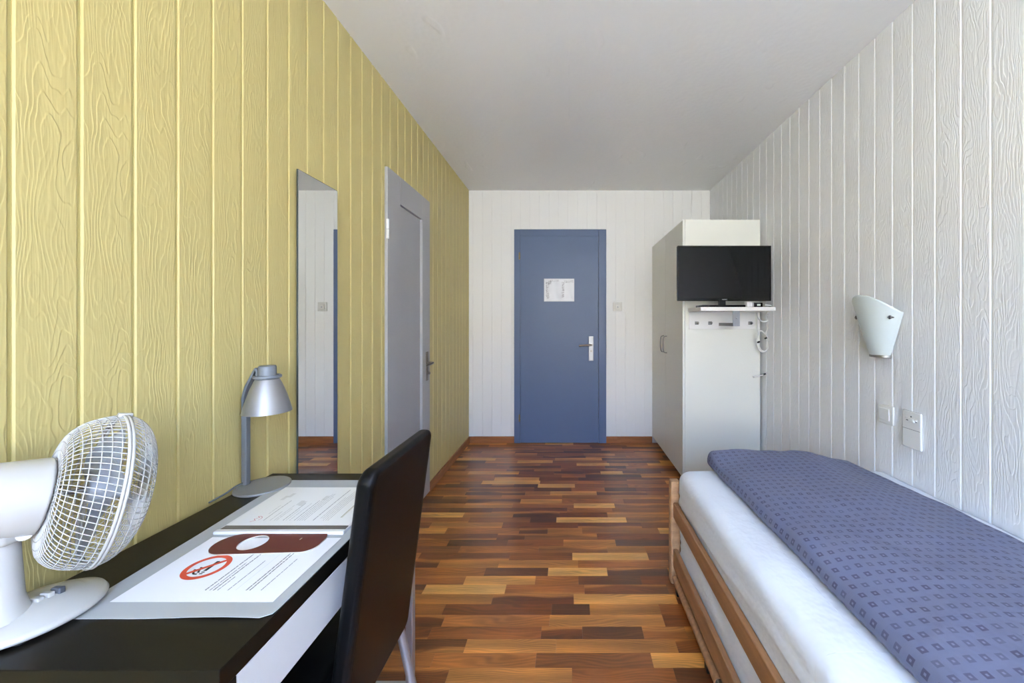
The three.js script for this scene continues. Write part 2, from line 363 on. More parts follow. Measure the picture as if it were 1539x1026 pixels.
// ------------------------------------------------------------------ bed
{
  const bed = thing('bed', 'beech wooden bed frame with two side rails along the white wall', 'bed', [1.0, 0, 0.85]);
  const X0 = 0.496, ends = [1.826, -0.20];
  for (const [x, d] of [[X0, 1.826], [X0, -0.20], [1.425, 1.826], [1.425, -0.20]]) part('post', box(x, x + 0.046, 0, 0.498, d, d + 0.046, 0.009, 4), M.beech, bed, 'pale beech bed post');
  for (const x of [X0 + 0.010, 1.440]) {
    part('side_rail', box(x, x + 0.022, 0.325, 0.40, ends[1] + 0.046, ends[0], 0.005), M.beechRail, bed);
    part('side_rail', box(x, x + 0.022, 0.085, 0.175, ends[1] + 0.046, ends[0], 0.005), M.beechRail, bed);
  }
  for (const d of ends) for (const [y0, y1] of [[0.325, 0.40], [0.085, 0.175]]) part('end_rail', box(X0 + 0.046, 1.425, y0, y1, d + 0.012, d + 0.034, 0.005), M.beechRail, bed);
  for (let k = 0; k < 13; k++) part('slat', box(X0 + 0.032, 1.440, 0.316, 0.330, -0.08 + k * 0.145, -0.01 + k * 0.145, 0.004), M.beech, bed);
  for (let k = 0; k < 13; k++) part('slat', box(X0 + 0.032, 1.440, 0.082, 0.096, -0.08 + k * 0.145, -0.01 + k * 0.145, 0.004), M.beech, bed);
  // low bar on the floor beside the frame
  const t = thing('trundle_base', 'low round beech bar with a metal end beneath the bed rail', 'trundle base', [0.51, 0, 1.5]);
  part('bar', rod([0.512, 0.045, 1.80], [0.512, 0.045, 1.285], 0.017), M.beechRail, t);
  part('end_cap', rod([0.512, 0.045, 1.285], [0.512, 0.045, 1.265], 0.012, 16, 0.009), M.steel, t, 'metal end cap');
  part('dark_gap_block', box(0.531, 1.40, 0.004, 0.07, 1.30, 1.78, 0.006), M.dark, t, 'added dark block standing in for the shaded gap');  // dark block added to give the shade of the gap behind the bar
  for (const d of [1.74, 1.36]) part('foot', box(0.50, 0.53, 0, 0.035, d, d + 0.03, 0.004), M.dark, t);
}
// a soft slab: closed rounded cross-section swept along d
function softSlab({ x0, x1, y0, y1, d0, d1, nx = 70, nd = 110, top = () => 0, side = () => 0, rx = 0.05, pw = 2.6, squareRight = false }) {
  const pos = [], uv = [], idx = [], per = nx * 2;
  const cx = (x0 + x1) / 2, hx = (x1 - x0) / 2, cy = (y0 + y1) / 2, hy = (y1 - y0) / 2, cd = (d0 + d1) / 2, hd = (d1 - d0) / 2;
  // loop of the cross-section: superellipse-like rounded rectangle sampled with arc length
  const loop = [];
  {
    const dense = [], N = 4000;
    for (let i = 0; i < N; i++) {
      const a = i / N * 2 * Math.PI - Math.PI, c = Math.cos(a), s = Math.sin(a), rxx = Math.min(rx, hx), ryy = Math.min(rx, hy);
      const ex = Math.sign(c) * Math.pow(Math.abs(c), 2 / pw), ey = Math.sign(s) * Math.pow(Math.abs(s), 2 / pw);
      dense.push([ex * rxx + Math.sign(c) * (hx - rxx) * (Math.abs(c) > 1e-9 ? 1 : 0), ey * ryy + Math.sign(s) * (hy - ryy)]);
    }
    const cum = [0];
    for (let i = 1; i <= N; i++) { const p = dense[i - 1], q = dense[i % N]; cum.push(cum[i - 1] + Math.hypot(q[0] - p[0], q[1] - p[1])); }
    let j = 0;
    for (let i = 0; i < per; i++) {
      const s = cum[N] * i / per;
      while (cum[j + 1] < s) j++;
      const t = (s - cum[j]) / Math.max(1e-9, cum[j + 1] - cum[j]), p = dense[j % N], q = dense[(j + 1) % N];
      loop.push([lerp(p[0], q[0], t), lerp(p[1], q[1], t), s]);
    }
    loop.push([loop[0][0], loop[0][1], cum[N]]);
  }
  const ring = per + 1;
  const add = (lx, ly, d, s, shrink) => {
    if (squareRight && lx > hx - rx && ly > hy - 0.7 * rx) { const e = (lx - hx + rx) / rx; ly = hy - 0.10 * rx * e * e; }
    let x = cx + lx - Math.sign(lx) * Math.min(Math.abs(lx), shrink), y = cy + ly * (1 - shrink / Math.max(rx, 1e-6) * 0.999);
    const up = smooth(-0.2, 1, ly / hy), out = smooth(0.7, 1, Math.abs(lx) / hx);
    y += top(x, d) * up;
    x += side(y, d) * out * Math.sign(lx);
    pos.push(x, y, -d);
    uv.push(s, d);
  };
  for (let i = 0; i <= nd; i++) {
    const t = i / nd, capN = 7;
    let d, shrink = 0;
    if (i < capN) { const a = i / capN * Math.PI / 2; d = d0 + rx * (1 - Math.sin(a)); d = d0 + rx * (1 - Math.cos(Math.PI / 2 - a)) * 0 + rx * (1 - Math.cos(a)); shrink = rx * (1 - Math.sin(a)); d = d0 + rx * (1 - Math.cos(a)); }
    else if (i > nd - capN) { const a = (nd - i) / capN * Math.PI / 2; d = d1 - rx * (1 - Math.cos(a)); shrink = rx * (1 - Math.sin(a)); }
    else d = lerp(d0 + rx, d1 - rx, (i - capN) / (nd - 2 * capN));
    for (let k = 0; k < ring; k++) add(loop[k][0], loop[k][1], d, loop[k][2], shrink);
  }
  for (let i = 0; i < nd; i++) for (let k = 0; k < per; k++) { const a = i * ring + k, b = a + ring; idx.push(a, a + 1, b, b, a + 1, b + 1); }
  for (const i of [0, nd]) {                                 // close the ends
    const c = pos.length / 3, d = i ? d1 : d0;
    pos.push(cx, cy, -d); uv.push(0, d);
    for (let k = 0; k < per; k++) { const a = i * ring + k; idx.push(...(i ? [c, a, a + 1] : [c, a + 1, a])); }
  }
  const g = new THREE.BufferGeometry();
  g.setAttribute('position', new THREE.Float32BufferAttribute(pos, 3));
  g.setAttribute('uv', new THREE.Float32BufferAttribute(uv, 2));
  g.setIndex(idx);
  g.computeVertexNormals();
  // the seam of the loop shares its position: average the two normals
  const n = g.attributes.normal;
  for (let i = 0; i <= nd; i++) {
    const a = i * ring, b = a + per, v = new THREE.Vector3(n.getX(a) + n.getX(b), n.getY(a) + n.getY(b), n.getZ(a) + n.getZ(b)).normalize();
    n.setXYZ(a, v.x, v.y, v.z); n.setXYZ(b, v.x, v.y, v.z);
  }
  return g;
}
const crease = (y, d, k) => (0.010 * noise(d * 2.2 + y * 16, y * 12, k) + 0.008 * noise(d * 3 - y * 40, y * 30, k + 3)) * smooth(0.55, 0.47, y);
single('mattress', softSlab({ x0: 0.531, x1: 1.476, y0: 0.3305, y1: 0.572, d0: -0.145, d1: 1.824, rx: 0.055, pw: 2.3, squareRight: true, side: (y, d) => Math.max(-0.004, crease(y, d, 1)) + 0.010 * smooth(0.40, 0.44, y), top: (x, d) => 0.006 * noise(x * 4, d * 4, 2) }), M.sheet,
  'white sheeted mattress on top of the bed beneath the blue duvet', 'mattress');
single('mattress', softSlab({ x0: 0.531, x1: 1.438, y0: 0.0965, y1: 0.312, d0: -0.145, d1: 1.822, rx: 0.03, pw: 2.4, side: (y, d) => Math.max(-0.006, Math.min(0.002, crease(y, d, 7))), top: () => 0 }), M.sheet,
  'white sheeted spare mattress seen between the two bed rails', 'mattress');
// duvet
const duvetTex = canvasTex(1024, 1024, (c) => {
  c.fillStyle = 'rgb(108,113,140)'; c.fillRect(0, 0, 1024, 1024);
  for (let i = 0; i < 2600; i++) { c.fillStyle = `rgba(${85 + rnd() * 45},${90 + rnd() * 45},${120 + rnd() * 45},0.10)`; c.fillRect(rnd() * 1024, rnd() * 1024, 2 + rnd() * 60, 1.5); }
  for (let j = 0; j < 16; j++) for (let i = 0; i < 16; i++) {
    const x = i * 64 + 32, y = j * 64 + 32, a = 0.45 + 0.5 * rnd();
    c.fillStyle = `rgba(72,72,98,${a})`; c.fillRect(x - 15, y - 15, 30, 30);
    c.fillStyle = 'rgba(120,125,150,0.9)'; c.fillRect(x - 5, y - 5, 10, 10);
  }
});
duvetTex.wrapS = duvetTex.wrapT = THREE.RepeatWrapping; duvetTex.repeat.set(1 / 0.48, 1 / 0.48);
{
  const m = phy({ map: duvetTex, roughness: 0.62, sheen: 0.3, sheenRoughness: 0.5, sheenColor: lin(0.35, 0.37, 0.42), bumpMap: clothBump, bumpScale: 0.004 });
  single('duvet', softSlab({ x0: 0.665, x1: 1.352, y0: 0.577, y1: 0.632, d0: -0.12, d1: 1.835, rx: 0.0274, pw: 2, nx: 110, nd: 150,
    top: (x, d) => 0.024 * Math.sin(clamp((x - 0.665) / 0.687) * Math.PI) ** 0.6 * smooth(1.352, 1.05, x) + 0.010 * noise(x * 5, d * 3.4, 4) * smooth(1.36, 1.2, x) + 0.004 * noise(x * 14, d * 11, 8) + 0.018 * smooth(1.65, 1.84, d) * smooth(0.95, 0.70, x) - 0.045 * smooth(1.12, 1.40, x) * smooth(1.2, 1.84, d) * 0.6,
    side: (y, d) => 0.008 * noise(d * 4, 3, 5) }), m, 'grey-blue duvet with small square pattern spread over the bed', 'duvet');
}

// ------------------------------------------------------------------ wardrobe, shelf, television
const WD = 2.888;
{
  const w = thing('wardrobe', 'tall cream two-door wardrobe in the corner by the blue door', 'wardrobe', [1.17, 0, 3.42]);
  const x0 = 0.874, x1 = 1.470, top = 2.057;
  part('body', box(x0 + 0.019, x1, 0.072, top, WD, DB - 0.004, 0.002), M.cream, w);
  part('plinth', box(x0 + 0.075, x1, 0, 0.072, WD + 0.02, DB - 0.004), M.cream, w, 'recessed plinth');
  for (const [a, b, hd] of [[WD, 3.404, 3.355], [3.408, DB - 0.004, 3.457]]) {
    const dr = part('wardrobe_door', box(x0, x0 + 0.018, 0.075, top - 0.002, a, b, 0.0025), M.cream, w);
    part('handle', tube([[x0, 1.145, hd], [x0 - 0.022, 1.14, hd], [x0 - 0.030, 1.12, hd], [x0 - 0.030, 1.02, hd], [x0 - 0.022, 1.0, hd], [x0, 0.995, hd]], 0.0045, 40, 10), M.steel, dr, 'nickel bow handle');
  }
}
{
  const r = thing('coat_rack', 'white hook board on the wardrobe side beneath the television shelf', 'coat rack', [1.17, 1.29, WD - 0.01]);
  part('board', box(0.920, 1.426, 1.217, 1.348, WD - 0.014, WD, 0.0015), M.shelf, r);
  for (const x of [0.977, 1.079, 1.385]) {
    const h = part('hook', join(box(x - 0.014, x + 0.014, 1.250, 1.276, WD - 0.020, WD - 0.014, 0.002), rod([x, 1.262, WD - 0.016], [x, 1.262, WD - 0.040], 0.005)), M.steel, r, 'small steel hook');
    part('hook_tip', new THREE.SphereGeometry(0.009, 16, 12).translate(x, 1.264, -(WD - 0.043)), M.steel, h);
  }
}
{
  const s = thing('shelf', 'white wall shelf carrying the television with grey angle bracket', 'shelf', [1.17, 1.35, 2.75]);
  part('shelf_board', box(0.915, 1.437, 1.349, 1.376, 2.611, WD, 0.002), M.shelf, s);
  const br = part('bracket', join(box(1.146, 1.194, 1.243, 1.349, 2.625, 2.633, 0.001), box(1.146, 1.194, 1.243, 1.265, 2.633, WD - 0.014, 0.001)), M.bracket, s, 'grey metal shelf bracket');
  part('bracket_screw', new THREE.SphereGeometry(0.005, 12, 8).translate(1.17, 1.30, -2.624), M.steel, br);
}
{
  const tv = thing('television', 'black flat television switched off on the white shelf', 'television', [1.1, 1.376, 2.72]);
  const x0 = 0.775, x1 = 1.443, y0 = 1.422, y1 = 1.816, d = 2.68;
  part('housing', join(box(x0, x1, y0, y1, d + 0.004, d + 0.030, 0.006), box(x0 + 0.12, x1 - 0.12, y0 + 0.03, y1 - 0.10, d + 0.030, d + 0.065, 0.02)), M.tvBlack, tv);
  const bz = 0.012;
  part('bezel', join(box(x0, x0 + bz, y0, y1, d, d + 0.006, 0.002), box(x1 - bz, x1, y0, y1, d, d + 0.006, 0.002), box(x0 + bz, x1 - bz, y1 - bz, y1, d, d + 0.006, 0.002), box(x0 + bz, x1 - bz, y0, y0 + 0.020, d, d + 0.006, 0.002)), M.tvBlack, tv);
  part('screen', box(x0 + bz, x1 - bz, y0 + 0.020, y1 - bz, d + 0.0025, d + 0.0045), M.screen, tv);
  const logo = canvasTex(256, 48, (c) => { c.fillStyle = '#050506'; c.fillRect(0, 0, 256, 48); c.fillStyle = '#c8ccd0'; c.font = 'bold 40px sans-serif'; c.textAlign = 'center'; c.fillText('SAMSUNG', 128, 38, 240); });
  const g = new THREE.PlaneGeometry(0.044, 0.009); g.translate((x0 + x1) / 2, y0 + 0.0105, -d + 0.0004);
  part('logo', g, std({ map: logo, roughness: 0.4 }), tv, 'small silver lettering');
  const st = part('stand_neck', box(1.075, 1.125, 1.383, 1.44, d + 0.012, d + 0.034, 0.004), M.tvBlack, tv);
  part('stand_base', box(0.985, 1.240, 1.376, 1.392, 2.635, 2.79, 0.004), M.tvBlack, st);
}
{
  const r = thing('remote_control', 'slim black remote control lying on the shelf beneath the television', 'remote', [0.975, 1.376, 2.63]);
  part('case', box(0.933, 0.979, 1.3765, 1.392, 2.618, 2.77, 0.005), M.dark, r);
  for (let k = 0; k < 6; k++) part('button', box(0.945 + (k % 2) * 0.016, 0.955 + (k % 2) * 0.016, 1.392, 1.3935, 2.65 + Math.floor(k / 2) * 0.03, 2.662 + Math.floor(k / 2) * 0.03, 0.0006), M.knobGrey, r);
  const k = thing('sensor_eye', 'tiny black sensor knob at the shelf end beside the remote', 'sensor', [0.922, 1.376, 2.66]);
  part('knob', lathe([[0, 0], [0.006, 0], [0.006, 0.008], [0.004, 0.011], [0, 0.012]], 0.924, 1.376, 2.66, 20), M.dark, k);
}
{
  const a = thing('power_adapter', 'small white plastic box on the shelf beside the television stand', 'adapter', [1.27, 1.376, 2.65]);
  part('case', box(1.246, 1.287, 1.376, 1.414, 2.63, 2.67, 0.004), M.plastic, a);
  const b = thing('receiver_box', 'small black box with a pale display on the shelf end', 'receiver', [1.33, 1.376, 2.65]);
  part('case', box(1.292, 1.358, 1.376, 1.408, 2.632, 2.69, 0.004), M.tvBlack, b);
  part('display', box(1.318, 1.341, 1.385, 1.398, 2.6305, 2.633, 0.0005), std({ color: lin(0.55, 0.62, 0.58), roughness: 0.3 }), b, 'pale grey display');
  part('side_trim', box(1.290, 1.295, 1.378, 1.408, 2.630, 2.68, 0.001), M.silver, b);
}
{
  const c = thing('antenna_cable', 'white cable hanging in loops between wardrobe and boarded wall', 'cable', [1.43, 0.87, 2.80], 'cables beside the wardrobe');
  const at = (px, py, d) => [(px - 855) / F * d, CAMY - (py - 482) / F * d, d];
  part('lead', tube([at(1150, 458, 2.66), at(1158, 459, 2.68), [1.455, 1.376, 2.72], [1.46, 1.33, 2.78], at(1156, 475, 2.80), at(1153, 482, 2.80), at(1146, 483, 2.80), at(1140, 478, 2.80), at(1138, 470, 2.80), [1.395, 1.345, 2.80]].slice(0, 9), 0.005, 80), M.cable, c);
  part('loop', tube([at(1156, 467, 2.80), at(1155, 480, 2.80), at(1150, 500, 2.80), at(1143, 497, 2.81), at(1138, 508, 2.81), at(1139, 522, 2.81), at(1146, 529, 2.81), at(1153, 525, 2.80), at(1156, 514, 2.79), at(1152, 504, 2.79), at(1147, 499, 2.80)], 0.005, 120), M.cable, c);
  part('loop', tube([at(1139, 472, 2.82), at(1139, 500, 2.82), at(1140, 515, 2.82), at(1144, 526, 2.81), at(1150, 527, 2.81), at(1154, 520, 2.80), at(1151, 507, 2.80)], 0.005, 90), M.cable, c);
  part('lead', tube([at(1151, 507, 2.80), at(1160, 516, 2.79), at(1163, 535, 2.79), at(1160, 553, 2.79), at(1152, 561, 2.80), at(1143, 564, 2.80), at(1134, 565, 2.80)], 0.005, 90), M.cable, c);
  part('plug', rod(at(1139, 565, 2.80), at(1132, 566, 2.80), 0.007), M.cable, c);
  for (const [px, py] of [[1140, 514], [1151, 508], [1149, 562]]) part('cable_tie', rod(at(px - 1.6, py + 0.6, 2.795), at(px + 1.6, py - 0.6, 2.795), 0.0062), M.dark, c, 'black cable tie');
}

// ------------------------------------------------------------------ fittings on the walls
{
  const s = thing('wall_lamp', 'frosted glass wall lamp with chrome screws above the bed', 'wall lamp', [XR, 1.12, 1.78]);
  const cd = 1.775, yb = 1.120;
  part('back_plate', box(XR - 0.016, XR, 1.15, 1.30, cd - 0.045, cd + 0.045, 0.004), M.plastic, s);
  // curved glass: half round in plan, wide at the top, its top edge an arc
  const pos = [], uv = [], idx = [], NA = 40, NT = 24;
  for (let sh = 0; sh < 2; sh++) for (let j = 0; j <= NT; j++) for (let i = 0; i <= NA; i++) {
    const a = i / NA * Math.PI, t = j / NT, off = sh * 0.005;
    const hw = lerp(0.050, 0.118, Math.pow(t, 0.92)) - off, out = lerp(0.042, 0.108, t) - off;
    const topY = lerp(1.318, 1.402, Math.pow(Math.sin(a), 1.3));
    pos.push(XR - 0.006 - out * Math.sin(a), lerp(yb, topY, t), -(cd - hw * Math.cos(a)));
    uv.push(i / NA, t);
  }
  const L = (NT + 1) * (NA + 1), q = (sh, j, i) => sh * L + j * (NA + 1) + i;
  for (let j = 0; j < NT; j++) for (let i = 0; i < NA; i++) { idx.push(q(0, j, i), q(0, j, i + 1), q(0, j + 1, i), q(0, j + 1, i), q(0, j, i + 1), q(0, j + 1, i + 1)); idx.push(q(1, j, i), q(1, j + 1, i), q(1, j, i + 1), q(1, j + 1, i), q(1, j + 1, i + 1), q(1, j, i + 1)); }
  for (let i = 0; i < NA; i++) { idx.push(q(0, NT, i), q(0, NT, i + 1), q(1, NT, i), q(1, NT, i), q(0, NT, i + 1), q(1, NT, i + 1)); }
  const g = new THREE.BufferGeometry();
  g.setAttribute('position', new THREE.Float32BufferAttribute(pos, 3)); g.setAttribute('uv', new THREE.Float32BufferAttribute(uv, 2)); g.setIndex(idx); g.computeVertexNormals();
  part('glass_shade', g, M.frosted, s);
  for (const k of [-1, 1]) part('screw', join(rod([XR - 0.005, 1.296, cd - k * 0.098], [XR - 0.050, 1.296, cd - k * 0.098], 0.004), new THREE.SphereGeometry(0.009, 20, 12).scale(0.6, 1, 1).translate(XR - 0.050, 1.296, -(cd - k * 0.098))), M.steel, s, 'chrome screw');
  const cap = new THREE.Shape(); cap.absellipse(0, 0, 0.050, 0.042, 0, Math.PI); cap.lineTo(0.05, 0);
  const cg = new THREE.ExtrudeGeometry(cap, { depth: 0.010, bevelEnabled: true, bevelSize: 0.002, bevelThickness: 0.002, bevelSegments: 2, curveSegments: 32 });
  cg.rotateX(-Math.PI / 2);       // x stays, y -> -z, depth -> y
  cg.rotateY(Math.PI / 2);        // x -> -z, -z -> -x
  cg.translate(XR - 0.004, yb - 0.009, -cd);
  part('bottom_cap', cg, M.steel, s, 'chrome bottom cap');
}
{
  const s = thing('light_switch', 'square white light switch on the boarded wall beneath the wall lamp', 'light switch', [XR, 0.845, 1.75]);
  part('cover', box(XR - 0.010, XR, 0.801, 0.889, 1.706, 1.796, 0.005), M.plastic, s);
  part('rocker', box(XR - 0.015, XR - 0.008, 0.818, 0.874, 1.726, 1.782, 0.003), M.plastic, s);
  const o = thing('wall_socket', 'tall white double socket plate with switch slot above the bed', 'socket', [XR, 0.81, 1.616]);
  part('cover', box(XR - 0.011, XR, 0.732, 0.892, 1.571, 1.661, 0.006), M.plastic, o);
  part('seam', box(XR - 0.0114, XR - 0.009, 0.8125, 0.8140, 1.575, 1.657), M.knobGrey, o);
  part('toggle', join(box(XR - 0.014, XR - 0.009, 0.852, 0.860, 1.588, 1.644, 0.002), box(XR - 0.020, XR - 0.009, 0.846, 0.858, 1.596, 1.622, 0.003)), M.plastic, o);
  part('slot', box(XR - 0.0115, XR - 0.009, 0.848, 0.852, 1.590, 1.640), M.knobGrey, o);
  for (const y of [0.868, 0.775]) part('hole', rod([XR - 0.0116, y, 1.616], [XR - 0.009, y, 1.616], 0.0035), y > 0.8 ? M.knobGrey : M.shelf, o);
  const b = thing('light_switch', 'small square cream switch beside the blue door', 'light switch', [0.51, 1.43, DB]);
  part('cover', box(0.463, 0.558, 1.382, 1.476, DB - 0.014, DB, 0.004), M.switchCream, b);
  part('rocker', box(0.484, 0.538, 1.402, 1.456, DB - 0.021, DB - 0.010, 0.004), M.switchCream, b);
  part('indicator', rod([0.511, 1.424, DB - 0.0225], [0.511, 1.424, DB - 0.019], 0.007), M.fanGrey, b);
}
{ // laminated notice on the blue door
  const tex = canvasTex(512, 384, (c) => {
    c.fillStyle = '#d4d5d9'; c.fillRect(0, 0, 512, 384);
    const reflectionBlob = (x, y, w, h, a) => { for (let k = 0; k < 150; k++) { c.fillStyle = `rgba(96,92,96,${a * rnd()})`; c.fillRect(x + rnd() * w - 4, y + rnd() * h - 4, 6 + rnd() * 10, 3 + rnd() * 8); } };  // grey smudges paint in the reflections of the wrinkled lamination
    reflectionBlob(30, 60, 55, 270, 0.5); reflectionBlob(300, 60, 40, 260, 0.5); reflectionBlob(100, 20, 150, 30, 0.10); reflectionBlob(340, 30, 150, 40, 0.18); reflectionBlob(70, 30, 50, 60, 0.22);
    c.strokeStyle = 'rgba(150,148,150,0.5)'; c.lineWidth = 3; c.strokeRect(8, 8, 496, 368);
  });
  const g = new THREE.PlaneGeometry(0.315, 0.237, 60, 44), p = g.attributes.position;
  for (let i = 0; i < p.count; i++) { const x = p.getX(i), y = p.getY(i), e = Math.min(1, (0.158 - Math.abs(x)) * 30, (0.119 - Math.abs(y)) * 30); p.setZ(i, 0.0035 + e * (0.0025 * noise(x * 22, y * 14, 3) + 0.002 * Math.sin(x * 48 + y * 8))); }
  g.computeVertexNormals();
  const n = thing('door_notice', 'white laminated notice stuck on the blue door', 'notice', [-0.1, 1.60, DB - 0.024]);
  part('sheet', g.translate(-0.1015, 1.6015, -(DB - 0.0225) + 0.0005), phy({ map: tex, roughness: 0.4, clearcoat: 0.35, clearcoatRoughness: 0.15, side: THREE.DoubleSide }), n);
  part('backing', box(-0.259, 0.056, 1.483, 1.72, DB - 0.0228, DB - 0.022), M.paper, n);
}
{ // narrow mirror
  const m = thing('wall_mirror', 'tall narrow frameless mirror on the yellow wall beside the lamp', 'mirror', [XL, 0.46, 1.56]);
  part('glass', box(XL + 0.0125, XL + 0.013, 0.462, 1.860, 1.441, 1.684), M.mirror, m);
  part('edge', box(XL + 0.007, XL + 0.0124, 0.460, 1.862, 1.439, 1.686), M.mirrorEdge, m, 'dark glass edge');
  for (const y of [0.60, 1.70]) part('mount', box(XL, XL + 0.007, y, y + 0.03, 1.53, 1.60), M.dark, m);
}

// ------------------------------------------------------------------ desk
const DT = 0.75, DX0 = -1.030, DX1 = -0.530, DD0 = 0.570, DD1 = 1.307;
{
  const o = thing('desk', 'black-brown desk with white drawer front against the yellow wall', 'desk', [-0.78, 0, 0.94]);
  part('desk_top', box(DX0, DX1, DT - 0.035, DT, DD0, DD1, 0.0015), M.deskBlack, o);
  part('side_panel', box(DX0, DX1, 0, DT - 0.035, DD0, DD0 + 0.030, 0.0015), M.deskBlack, o);
  part('back_panel', box(DX0, DX0 + 0.016, 0.12, DT - 0.035, DD0 + 0.030, DD1 - 0.03), M.deskBlack, o);
  const dr = part('drawer', box(DX0 + 0.08, DX1 - 0.019, DT - 0.128, DT - 0.045, DD0 + 0.036, DD1 - 0.045), M.deskBlack, o);
  part('drawer_front', box(DX1 - 0.018, DX1 - 0.001, DT - 0.137, DT - 0.037, DD0 + 0.032, DD1 - 0.036, 0.0015), M.deskWhite, dr, 'white drawer front');
  for (const x of [DX1 - 0.026, DX0 + 0.002]) part('leg', box(x, x + 0.024, 0.012, DT - 0.035, DD1 - 0.030, DD1 - 0.004, 0.003), M.silver, o, 'silver metal desk leg');
  for (const y of [0.012, DT - 0.060]) part('leg_rail', box(DX0 + 0.026, DX1 - 0.026, y, y + 0.024, DD1 - 0.028, DD1 - 0.006, 0.002), M.silver, o);
  for (const x of [DX1 - 0.024, DX0 + 0.004]) part('foot', box(x, x + 0.020, 0, 0.012, DD1 - 0.028, DD1 - 0.006), M.dark, o);
}
// thin sheet lying on a surface, outline given as [x, d] corners, drawn as a gently waving grid
function sheetGeo(corners, y, thick, wave, nu = 40, nv = 40, round = 0) {
  const [A, B, C, D] = corners, pos = [], uv = [], idx = [];       // A near left, B near right, C far right, D far left
  for (let s = 0; s < 2; s++) for (let j = 0; j <= nv; j++) for (let i = 0; i <= nu; i++) {
    let u = i / nu, v = j / nv;
    if (round) { const e = Math.max(0, Math.abs(v - 0.5) * 2 - (1 - round)) / round, k = 1 - 0.09 * (1 - Math.sqrt(Math.max(0, 1 - e * e))); u = 0.5 + (u - 0.5) * k; }
    const x = lerp(lerp(A[0], B[0], u), lerp(D[0], C[0], u), v), d = lerp(lerp(A[1], B[1], u), lerp(D[1], C[1], u), v), h = wave(u, v);
    pos.push(x, y + h + (s ? 0 : thick), -d); uv.push(u, v);
  }
  const L = (nu + 1) * (nv + 1), q = (s, j, i) => s * L + j * (nu + 1) + i;
  for (let j = 0; j < nv; j++) for (let i = 0; i < nu; i++) { idx.push(q(0, j, i), q(0, j, i + 1), q(0, j + 1, i), q(0, j + 1, i), q(0, j, i + 1), q(0, j + 1, i + 1)); idx.push(q(1, j, i), q(1, j + 1, i), q(1, j, i + 1), q(1, j + 1, i), q(1, j + 1, i + 1), q(1, j, i + 1)); }
  const rim = [];
  for (let i = 0; i <= nu; i++) rim.push([0, i]); for (let j = 1; j <= nv; j++) rim.push([j, nu]); for (let i = nu - 1; i >= 0; i--) rim.push([nv, i]); for (let j = nv - 1; j >= 0; j--) rim.push([j, 0]);
  const o = pos.length / 3;
  rim.forEach(([j, i]) => { for (const s of [0, 1]) { const k = q(s, j, i) * 3; pos.push(pos[k], pos[k + 1], pos[k + 2]); uv.push(0.01, 0.01); } });
  for (let k = 0; k + 1 < rim.length; k++) idx.push(o + 2 * k, o + 2 * k + 1, o + 2 * k + 2, o + 2 * k + 2, o + 2 * k + 1, o + 2 * k + 3);
  const g = new THREE.BufferGeometry();
  g.setAttribute('position', new THREE.Float32BufferAttribute(pos, 3)); g.setAttribute('uv', new THREE.Float32BufferAttribute(uv, 2)); g.setIndex(idx); g.computeVertexNormals();
  return g;
}
const matWave = (u, v) => Math.max(0, 0.0035 * smooth(0.10, 0, v) * (0.5 + 0.5 * Math.sin(u * 7.5 + 2.2)) * smooth(0.15, 0.35, u) + 0.003 * smooth(0.10, 0, u) * (0.5 + 0.5 * Math.sin(v * 9 + 1)) * smooth(0.25, 0.4, v));
single('desk_mat', sheetGeo([[-0.905, 0.668], [-0.533, 0.668], [-0.533, 1.248], [-0.932, 1.248]], DT + 0.0002, 0.0012, matWave, 60, 60, 0.06), M.mat, 'silver grey desk mat with wavy edge on the dark desk', 'desk mat');
